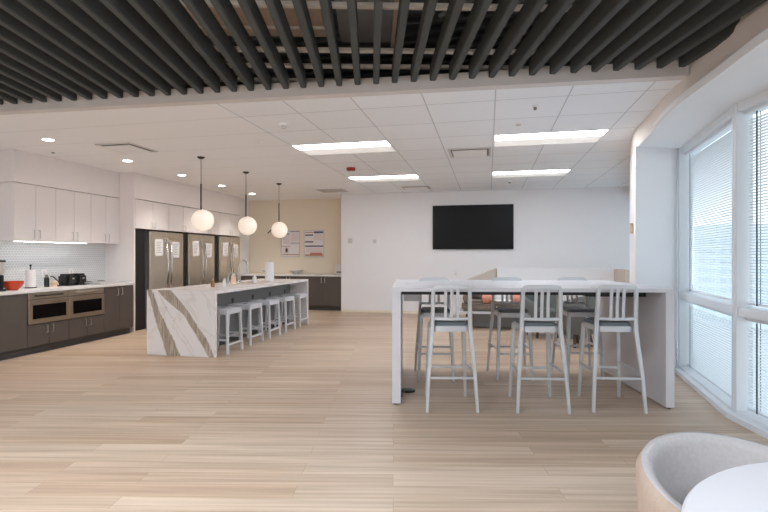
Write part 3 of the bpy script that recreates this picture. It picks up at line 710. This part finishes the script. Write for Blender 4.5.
B(-3.70,-3.50,11.5,11.7,Z,Z+.25).build('dispenser_body','paper',t,bevel=.015); B(-3.66,-3.54,11.492,11.5,Z+.04,Z+.08).build('dispenser_slot','vent_dark',t)
for (x, w, l) in ((-5.55,.14,'shallow glass dish on the far worktop, left one'),(-4.75,.2,'shallow glass dish on the far worktop, right one')):
    t = thing('glass_dish', l, 'dish', (x,11.6,Z))
    MB().lathe([(0,Z),(w*.4,Z),(w*.5,Z+.03),(w,Z+.10),(w*.96,Z+.10),(w*.45,Z+.04),(0,Z+.02)], (x,11.6), 24).build('dish_body','vent',t)
    MB().lathe([(w*.96,Z+.100),(w*1.02,Z+.100),(w*1.02,Z+.11),(w*.96,Z+.11),(w*.96,Z+.100)], (x,11.6), 24).build('dish_rim','paper',t)

# ---------------- island
I = thing('kitchen_island', 'long kitchen island with veined white marble waterfall end', 'kitchen island', (-4,7.45,0))
B(-4.51,-3.49,5.75,5.80,0,.87).build('waterfall_end', 'marble_end', I, bevel=.002)
B(-4.51,-3.49,9.08,9.13,0,.87).build('far_end', 'marble', I, bevel=.002)
B(-4.51,-3.49,5.80,9.08,.83,.87).build('island_top', 'marble', I)
B(-4.49,-3.86,5.80,9.08,.09,.83).build('island_body', 'panel_grey', I)
B(-4.45,-3.90,5.80,9.08,0,.09).build('toe_kick', 'toe', I)
for k in range(4): B(-4.505,-4.49,5.82+k*.815,5.82+k*.815+.81,.10,.82).build('door', 'lowers', I)
for k in range(5): B(-3.86,-3.855,6.2+k*.655-.03,6.2+k*.655+.03,.61,.68).build('power_outlet', 'black_plastic', I, bevel=.002)
sx, sy = -4.12, 7.75
tw, ty = -4.05, 8.45
t = thing('kitchen_tap', 'tall chrome gooseneck tap on the island', 'tap', (-4.3,7.85,.871))
MB().lathe([(0,.871),(.03,.871),(.03,.885),(.02,.90),(0,.90)], (-4.3,7.85), 20).build('tap_base','chrome',t)
pts = [(-4.3,7.85,.89),(-4.3,7.85,1.17)]+[(-4.3+.085-.085*math.cos(a), 7.85, 1.17+.085*math.sin(a)) for a in [PI*q/8 for q in range(1,9)]]+[(-4.13,7.85,1.05)]
MB().tube(pts, .012, 12).build('tap_neck','chrome',t)
MB().tube([(-4.3,7.87,.93),(-4.3,7.93,.96)], .007, 8).build('tap_lever','chrome',t)
t = thing('kitchen_tap', 'small low chrome tap left of the tall one on the island', 'tap', (-4.28,7.45,.871))
MB().lathe([(0,.871),(.025,.871),(.025,.885),(.015,.90),(0,.90)], (-4.28,7.45), 20).build('tap_base','chrome',t)
pts = [(-4.28,7.45,.89),(-4.28,7.45,.98)]+[(-4.28+.09-.09*math.cos(a), 7.45, .98+.08*math.sin(a)) for a in [PI*q/8 for q in range(1,9)]]+[(-4.10,7.45,.94)]
MB().tube(pts, .010, 12).build('tap_neck','chrome',t)
t = thing('kitchen_sink', 'steel sink rim set in the island top', 'sink', (-4.1,7.7,.871))
m = MB(); m.box(-4.24,-3.82,7.35,7.37,.8705,.874).box(-4.24,-3.82,8.03,8.05,.8705,.874).box(-4.24,-4.22,7.37,8.03,.8705,.874).box(-3.84,-3.82,7.37,8.03,.8705,.874).build('sink_rim','chrome',t)
B(-4.22,-3.84,7.37,8.03,.8702,.8712).build('basin','steel',t)
def bottle(x, y, r, h, bm_, cm, label):
    t = thing('soap_bottle', label, 'bottle', (x,y,.871)); z = .871
    MB().lathe([(0,z),(r,z),(r,z+h*.72),(r*.5,z+h*.82),(0,z+h*.82)], (x,y), 18).build('bottle_body', bm_, t)
    MB().lathe([(0,z+h*.82),(r*.45,z+h*.82),(r*.45,z+h),(0,z+h)], (x,y), 14).build('bottle_cap', cm, t)
bottle(-3.98,6.5,.028,.12,'amber','tan','small amber bottle near the marble end of the island')
bottle(-3.86,6.62,.026,.13,'white_fab','paper','small white bottle near the marble end of the island')
bottle(-4.05,7.22,.04,.17,'soap','white_fab','peach soap bottle beside the island taps')
bottle(-3.93,7.72,.03,.13,'white_fab','paper','small clear-white bottle in front of the tall island tap')
towel(-3.93, 8.3, .871, 'white paper towel roll on a steel stand on the island', lid=False, h=.34, r=.08)

# ---------------- island stools
def counter_stool():
    t = thing('counter_stool', '', 'stool', (0,0,0), 0, 'pale metal stools along the island')
    m = MB(); m.box(-.19,.19,-.195,.195,.575,.605); m.build('seat','alum_white',t,bevel=.01)
    B(-.03,.03,-.045,.045,.6052,.6075).build('hand_slot','black_plastic',t)
    m = MB(); m.box(-.185,.185,-.19,-.165,.535,.575).box(-.185,.185,.165,.19,.535,.575).box(-.185,-.16,-.165,.165,.535,.575).box(.16,.185,-.165,.165,.535,.575).build('seat_apron','alum_white',t)
    for sx_ in (-1,1):
        for sy_ in (-1,1):
            MB().bar([(sx_*.168,sy_*.172,.575),(sx_*.192,sy_*.196,0)], .034, .034, up=(0,1,0)).build('leg','alum_white',t)
    for sy_ in (-1,1): MB().bar([(-.183,sy_*.188,.19),(.183,sy_*.188,.19)], .016, .028).build('footrest','alum_white',t)
    for sx_ in (-1,1): MB().bar([(sx_*.186,-.186,.125),(sx_*.186,.186,.125)], .016, .028).build('footrest','alum_white',t)
    return t
cs = counter_stool()
for k, l in enumerate(('nearest the marble waterfall end','second from the marble waterfall end','the middle one of five','second from the far end of the island','furthest from the viewer')):
    lab = 'backless pale metal stool under the island overhang, '+l
    loc = (-3.625, 6.165+k*.645, 0)
    if k == 0: cs.location = loc; cs['label'] = lab
    else: dup(cs, loc, 0, lab)

# ---------------- high table
TR = R(9.2)
H = thing('high_table', 'long white counter-height table with full-depth panel ends', 'table', (-.838,4.258,0), TR)
def hb(*a):
    m = MB(); m.box(*a); return m
def lb(m, name, mt, par, **k): return m.build(name, mt, par, world=False, **k)
TW, TD, TZ = 2.455, 1.48, 1.046
lb(hb(0,TW,0,TD,TZ-.034,TZ), 'table_top', 'table_white', H, bevel=.002)
lb(hb(0,.078,.003,TD-.003,.012,TZ-.034), 'end_panel', 'table_white', H, bevel=.002)
lb(hb(TW-.074,TW,.003,TD+.02,.012,TZ-.034), 'end_panel', 'table_white', H, bevel=.002)
m = MB(); m.box(.085,TW-.35,.03,.07,TZ-.062,TZ-.034).box(.085,TW-.078,TD-.07,TD-.03,TZ-.062,TZ-.034)
for q in (.085,.7,1.3,1.9): m.box(q,q+.04,.07,TD-.07,TZ-.062,TZ-.034)
lb(m, 'under_frame', 'black', H)
m = MB(); m.box(TW-.62,TW-.08,.35,.95,TZ-.10,TZ-.034); lb(m, 'bracket_plate', 'black', H)
for (x, y) in ((.03,.04),(.03,TD-.06),(TW-.04,.03),(TW-.04,TD-.06)): lb(MB().lathe([(0,0),(.02,0),(.02,.013),(0,.013)], (x,y), 14), 'foot', 'black', H)
lb(hb(.10,.26,.55,.80,.875,.945), 'power_box', 'alum', H, bevel=.004)
lb(hb(.12,.245,.62,.72,TZ,TZ+.003), 'power_grommet', 'vent', H, bevel=.001)
lb(hb(TW-.35,TW-.25,.05,.07,TZ-.055,TZ-.034), 'clip', 'black', H)
t = thing('floor_box', 'round black floor outlet with a cord beside the table end', 'floor outlet', (-.77,4.73,0))
MB().lathe([(0,0),(.072,0),(.072,.012),(.055,.02),(0,.02)], (-.77,4.73), 24).build('outlet_body','black_plastic',t)
MB().tube([(-.78,4.70,.018),(-.81,4.60,.012),(-.79,4.52,.008),(-.825,4.45,.008)], .006, 8).build('cord','black_plastic',t)

# ---------------- bar stools
def bar_stool(label, loc, rz, group='brushed aluminium bar stools with slatted backs'):
    t = thing('bar_stool', label, 'bar stool', loc, rz, group)
    up = (0,1,0)
    # seat pan and pad
    def rr(w0, w1, d0, d1, c=.05):
        pts = []
        for (cx, cy, a0) in ((w1-c,d1-c,0),(-w1+c,d1-c,90),(-w0+c,d0+c,180),(w0-c,d0+c,270)):
            for q in range(5): a = R(a0+q*22.5); pts.append((cx+c*math.cos(a), cy+c*math.sin(a)))
        return pts
    lb(MB().prism(rr(.160,.172,-.172,.2), .672, .722), 'seat_pan', 'alum', t, bevel=.006)
    lb(MB().prism(rr(.150,.162,-.160,.188), .722, .750), 'seat_pad', 'pad', t, bevel=.012)
    # front legs
    for s in (-1,1):
        lb(MB().bar([(s*.155,.175,.70),(s*.168,.195,.4),(s*.185,.225,0)], .036, .036, up=up, scales=[1.05,.95,.75]), 'front_leg', 'alum', t)
        lb(MB().bar([(s*.157,-.205,1.045),(s*.159,-.19,.92),(s*.161,-.178,.79),(s*.165,-.175,.70),(s*.174,-.188,.58),(s*.198,-.225,.3),(s*.215,-.25,0)], .032, .036, up=up, scales=[.95,1,1.05,1.1,1.05,.95,.8]), 'rear_leg', 'alum', t)
    # top rail, rounded corners
    pts = [(-.157,-.204,1.02),(-.155,-.205,1.042),(-.142,-.208,1.06),(-.11,-.214,1.066),(0,-.226,1.067),(.11,-.214,1.066),(.142,-.208,1.06),(.155,-.205,1.042),(.157,-.204,1.02)]
    lb(MB().bar(pts, .02, .036, up=(0,1,0)) if False else MB().sweep(pts, [(-.019,-.011),(.019,-.011),(.019,.011),(-.019,.011)], up=(0,1,0)), 'top_rail', 'alum', t, bevel=.003)
    lb(MB().bar([(-.160,-.180,.79),(-.08,-.193,.788),(0,-.198,.787),(.08,-.193,.788),(.160,-.180,.79)], .018, .026), 'lower_rail', 'alum', t)
    for x in (-.052,0,.052):
        lb(MB().bar([(x,-.197,.79),(x,-.205,.92),(x,-.224,1.055)], .026, .010, up=(0,1,0)), 'back_slat', 'alum', t)
    # stretchers
    lb(MB().bar([(-.197,-.222,.285),(.197,-.222,.285)], .016, .022), 'stretcher', 'alum', t)
    lb(MB().bar([(-.176,.203,.285),(.176,.203,.285)], .016, .022), 'stretcher', 'alum', t)
    for s in (-1,1): lb(MB().bar([(s*.197,-.224,.33),(s*.175,.20,.33)], .016, .022), 'stretcher', 'alum', t)
    for (x, y) in ((-.185,.225),(.185,.225),(-.215,-.25),(.215,-.25)): lb(MB().lathe([(0,0),(.013,0),(.014,.008),(0,.009)], (x,y), 10), 'glide', 'vent_dark', t)
    return t
s0 = bar_stool('bar stool on the near side of the high table, beside its left end panel', (-.347,4.41,0), R(11.5))
dup(s0, (.418,4.545,0), R(9), 'bar stool on the near side of the high table, the middle one')
dup(s0, (1.055,4.695,0), R(8), 'bar stool on the near side of the high table, beside its right end panel')
dup(s0, (-.573,5.38,0), R(189), 'bar stool on the far side of the high table, the left one')
dup(s0, (.245,5.56,0), R(189), 'bar stool on the far side of the high table, the middle one')
dup(s0, (.985,5.77,0), R(189), 'bar stool on the far side of the high table, the right one')

# ---------------- lounge behind
t = thing('lounge_sofa', 'low taupe upholstered bench sofa behind the high table', 'sofa', (.22,9.25,0), R(3))
lb(hb(-.70,.70,-.33,.42,.33,.455), 'seat_cushion', 'taupe', t, bevel=.04)
lb(MB().add([(-.70,-.30,.5),(-.58,-.30,.5),(-.48,-.30,.78),(-.58,-.30,.78),(-.70,.42,.5),(-.58,.42,.5),(-.48,.42,.78),(-.58,.42,.78)],[(0,1,2,3),(4,7,6,5),(0,4,5,1),(1,5,6,2),(2,6,7,3),(3,7,4,0)]), 'arm', 'taupe', t, bevel=.03)
lb(hb(-.60,.70,.22,.42,.5,.86), 'back_cushion', 'taupe', t, bevel=.05)
lb(hb(-.73,.73,-.36,.44,.29,.33), 'base_rail', 'alum_white', t, bevel=.004)
for (x, y) in ((-.6,-.3),(.6,-.3),(-.6,.36),(.6,.36)): lb(hb(x-.025,x+.025,y-.025,y+.025,0,.29), 'leg', 'wood_leg', t)
lb(hb(-.5,.5,-.1,.34,.02,.28), 'under_storage', 'panel_grey', t, bevel=.01)
for (x, y, l) in ((-.02,9.08,'salmon-pink ball cushion at the left of the taupe sofa'),(.50,9.1,'salmon-pink ball cushion at the right of the taupe sofa')):
    m = MB().ball((x,y,.553), .1, 24); o = m.build('ball_cushion','pink'); tag(o, l, 'cushion', 'pink ball cushions')
t = thing('cushion', 'white square cushion between the pink ball cushions', 'cushion', (.24,9.3,.455))
m = MB(); m.T = Matrix.Translation((.24,9.33,.60)) @ Matrix.Rotation(R(-12),4,'X'); m.box(-.17,.17,-.05,.05,-.15,.15); m.build('cushion_cover','white_fab',t,bevel=.04)
t = thing('side_bowl', 'shallow white bowl on the taupe sofa seat', 'bowl', (.26,9.02,.455))
MB().lathe([(0,.457),(.07,.457),(.13,.49),(.17,.53),(.16,.53),(.12,.50),(0,.475)], (.26,9.02), 24).build('bowl_body','white_fab',t)
def tub(label, x, y, rz, mt, r=.36, zs=.42, zb=.74, inside=None, arm=.58):
    t = thing('tub_chair', label, 'armchair', (x,y,0), rz)
    # curved shell: opening towards -y
    n = 36; th = .06; vs = []; fs = []; k = 8
    for i in range(n+1):
        a = R(-50)+R(280)*i/n          # from right arm round the back to left arm
        f = math.sin(a)                 # 1 at the back
        top = arm+(zb-arm)*max(0, (f+.77)/1.77)**1.2
        ro, ri = r, r-th
        sec = [(ro*.86,.2),(ro*.97,.42),(ro,top-.03),(ro-.018,top),(ri+.018,top),(ri,top-.03),(ri-.02,.45),(ri*.84,.2)]
        for (q, z) in sec: vs.append((q*math.cos(a), q*math.sin(a), z))
    for i in range(n):
        for j in range(k): fs.append((i*k+j, (i+1)*k+j, (i+1)*k+(j+1)%k, i*k+(j+1)%k))
    fs += [list(range(k)), [n*k+j for j in range(k)][::-1]]
    return t, vs, fs
def tub_chair(label, x, y, rz, m_in, m_out, **kw):
    t, vs, fs = tub(label, x, y, rz, m_out, **kw)
    o = lb(MB().add(vs, fs), 'shell', m_in, t, smooth=60)
    if m_out != m_in:
        o.data.materials.append(M[m_out])
        for p in o.data.polygons:
            c = p.center; rr_ = math.hypot(c.x, c.y); nrm = p.normal
            if nrm.x*c.x+nrm.y*c.y > .35*rr_: p.material_index = 1
    r = kw.get('r', .36)
    lb(MB().lathe([(0,.2),(r*.8,.2),(r-.075,.3),(r-.075,.43),(r-.1,.46),(0,.47)], (0,0), 36), 'seat_cushion', m_in, t)
    for a in (45,135,225,315): lb(MB().bar([(r*.6*math.cos(R(a)),r*.6*math.sin(R(a)),.21),(r*.75*math.cos(R(a)),r*.75*math.sin(R(a)),0)], .035,.035,up=(0,1,0)), 'leg', 'wood_leg', t)
    return t
tub_chair('dark grey round-backed armchair behind the high table, by the middle stools', .88, 8.42, R(20), 'grey_fab', 'grey_fab', r=.33, zb=.8)
tub_chair('dark grey round-backed armchair seen behind the right-hand bar stools', 1.28, 7.65, R(-150), 'grey_fab', 'grey_fab', r=.30, zb=.76)
# low screen behind
t = thing('privacy_screen', 'low white screen with beige wings behind the taupe sofa', 'screen', (1.2,10.4,0))
B(.2,2.5,10.40,10.42,0,1.075).build('screen_panel','wall',t,bevel=.004)
m = MB(); m.add([(.17,10.44,0),(.2,10.44,0),(.2,10.44,1.08),(.17,10.44,1.08),(-.42,10.0,0),(-.39,10.0,0),(-.39,10.0,.86),(-.42,10.0,.86)],[(0,1,2,3),(4,7,6,5),(0,4,5,1),(1,5,6,2),(2,6,7,3),(3,7,4,0)])
m.build('screen_wing','beige',t)
B(.185,.235,10.365,10.445,0,1.08).build('screen_post','wall',t)
B(2.45,2.6,9.6,10.44,0,1.07).build('screen_wing','beige',t)
t = thing('side_table', 'small blue-grey cube stool behind the right-hand bar stools', 'stool', (1.39,8.4,0))
B(1.24,1.54,8.25,8.58,0,.42).build('cube_body','panel_grey',t,bevel=.02); B(1.22,1.56,8.23,8.60,.42,.45).build('cube_top','white_paint',t,bevel=.01)

# wall control on the column side
t = thing('wall_sensor', 'small tan control box on the edge of the white column', 'wall control', (1.70,6.4,1.5))
m = MB(); m.T = Matrix.Translation((1.705,6.35,0)) @ Matrix.Rotation(R(79-90),4,'Z'); m.box(-.03,0,-.05,.05,1.60,1.72); m.build('box_body','tan',t,bevel=.003)
m = MB(); m.T = Matrix.Translation((1.705,6.35,0)) @ Matrix.Rotation(R(79-90),4,'Z'); m.box(-.034,-.03,-.02,.02,1.64,1.68); m.build('button','vent',t)

# ---------------- foreground chair and table
tub_chair('light grey upholstered tub chair tucked against the round white table', .80, 1.66, R(18), 'chair_fab', 'chair_out', r=.335, zb=.69, arm=.595)
t = thing('round_table', 'round white table at the lower right corner', 'table', (1.02,1.02,0))
MB().lathe([(0,.715),(.60,.715),(.622,.722),(.625,.733),(.618,.74),(0,.74)], (1.02,1.02), 96).build('table_top','table_white',t)
MB().lathe([(0,.02),(.035,.02),(.03,.3),(.03,.70),(.12,.715),(0,.715)], (1.02,1.02), 32).build('pedestal','alum_white',t)
MB().lathe([(0,0),(.27,0),(.27,.012),(.05,.03),(0,.03)], (1.02,1.02), 48).build('table_base','alum_white',t)

# ---------------- outside
struct('ground', B(10, 600, -300, 500, -25.2, -25), 'ground')
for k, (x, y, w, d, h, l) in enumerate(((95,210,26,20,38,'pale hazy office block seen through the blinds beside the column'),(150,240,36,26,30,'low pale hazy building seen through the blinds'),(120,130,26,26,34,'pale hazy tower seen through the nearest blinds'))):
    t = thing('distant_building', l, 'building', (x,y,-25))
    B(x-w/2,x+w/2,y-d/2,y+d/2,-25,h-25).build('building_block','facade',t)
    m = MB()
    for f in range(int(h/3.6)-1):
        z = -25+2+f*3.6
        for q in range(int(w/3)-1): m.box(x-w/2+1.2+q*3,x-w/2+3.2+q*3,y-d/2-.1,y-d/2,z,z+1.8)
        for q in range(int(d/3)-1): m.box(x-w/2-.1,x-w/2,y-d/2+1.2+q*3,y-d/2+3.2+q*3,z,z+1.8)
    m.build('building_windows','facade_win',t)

# ---------------- light
W = bpy.data.worlds.new('overcast_sky'); SC.world = W; W.use_nodes = True
t = W.node_tree; bg = t.nodes['Background']
tc = t.nodes.new('ShaderNodeTexCoord'); sp = t.nodes.new('ShaderNodeSeparateXYZ'); cr = t.nodes.new('ShaderNodeValToRGB')
n = t.nodes.new('ShaderNodeTexNoise'); n.inputs['Scale'].default_value = 2.5; n.inputs['Detail'].default_value = 5
ad = t.nodes.new('ShaderNodeMath'); ad.operation = 'MULTIPLY_ADD'; ad.inputs[1].default_value = .25
lk(t, tc.outputs['Generated'], sp.inputs[0]); lk(t, tc.outputs['Generated'], n.inputs['Vector']); lk(t, n.outputs['Fac'], ad.inputs[0]); lk(t, sp.outputs[2], ad.inputs[2])
lk(t, ad.outputs[0], cr.inputs['Fac']); lk(t, cr.outputs[0], bg.inputs['Color'])
cr.color_ramp.elements[0].position = .05; cr.color_ramp.elements[0].color = (.84,.89,.93,1)
cr.color_ramp.elements[1].position = .75; cr.color_ramp.elements[1].color = (.74,.84,.94,1)
bg.inputs['Strength'].default_value = 1.2
# portals on the facade
for p, q in zip(fac, fac[1:]):
    dx, dy = q[0]-p[0], q[1]-p[1]; L = math.hypot(dx, dy); a = math.atan2(dy, dx)
    ld = bpy.data.lights.new('window_portal', 'AREA'); ld.shape = 'RECTANGLE'; ld.size = L; ld.size_y = 2.5
    ld.cycles.is_portal = True
    lo = bpy.data.objects.new('window_portal', ld); COL.objects.link(lo)
    nx, ny = math.sin(a), -math.cos(a)      # outward
    lo.location = ((p[0]+q[0])/2+nx*.2, (p[1]+q[1])/2+ny*.2, 1.3)
    lo.rotation_euler = Vector((nx,ny,0)).to_track_quat('Z','Y').to_euler()
# invented fill lamps out of view, added to brighten the room
for k, (x, y, l, en) in enumerate(((-4.2,.9,'left',27),(-1.6,1.2,'middle',34),(.3,.3,'right',10),(-4.2,-1.2,'rear left',30),(-1.6,-1.2,'rear middle',36),(1.2,-1.2,'rear right',26))):
    t = thing('added_fill_lamp', 'added out-of-view fill lamp below the baffles, '+l+' of six', 'ceiling light', (x,y,2.84), 0, 'added fill lamps out of view')
    B(x-.75,x+.75,y-.06,y+.06,2.80,2.855).build('fill_lamp_body','black_plastic',t)
    B(x-.74,x+.74,y-.05,y+.05,2.795,2.80).build('fill_lamp_lens','glow',t)
    B(x-.7,x+.7,y-.04,y+.04,3.08,3.13).build('fill_uplight_body','black_plastic',t); B(x-.69,x+.69,y-.03,y+.03,3.13,3.135).build('fill_uplight_lens','glow',t)
    for q in (-.5,.5): B(x+q-.006,x+q+.006,y-.006,y+.006,2.855,3.08).build('hanger_rod','black_plastic',t); B(x+q-.006,x+q+.006,y-.006,y+.006,3.135,DECK-.06).build('hanger_rod','black_plastic',t)
    ld = bpy.data.lights.new('added_fill_light', 'AREA'); ld.shape = 'RECTANGLE'; ld.size = 1.45; ld.size_y = .1; ld.energy = en; ld.color = (.84,.92,1)
    lo = bpy.data.objects.new('added_fill_light', ld); COL.objects.link(lo); lo.location = (0,0,-.055); lo.parent = t
    ld = bpy.data.lights.new('added_fill_uplight', 'AREA'); ld.shape = 'RECTANGLE'; ld.size = 1.45; ld.size_y = .1; ld.energy = 40; ld.color = (1,.95,.9)  # added uplight, lifts the brightness of the void above the baffles
    lo = bpy.data.objects.new('added_fill_uplight', ld); COL.objects.link(lo); lo.location = (0,0,.32); lo.rotation_euler = (PI,0,0); lo.parent = t

# ---------------- camera and view
cam = bpy.data.cameras.new('camera'); co = bpy.data.objects.new('camera', cam); COL.objects.link(co)
cam.sensor_width = 36; cam.lens = 486/768*36; cam.clip_start = .05; cam.clip_end = 2000
co.location = (0,0,1.33); co.rotation_euler = (R(90), 0, R(12.08))
SC.camera = co
vs_ = SC.view_settings; vs_.view_transform = 'Standard'; vs_.look = 'None'; vs_.gamma = 1; vs_.use_curve_mapping = False
vs_.exposure = .9
SC.cycles.max_bounces = 10; SC.cycles.diffuse_bounces = 6; SC.cycles.transparent_max_bounces = 16
SC.cycles.use_denoising = True
SC.cycles.sample_clamp_indirect = 8
for o in list(bpy.data.objects):
    for k in ('label','category'):
        if k in o and not o[k]: del o[k]
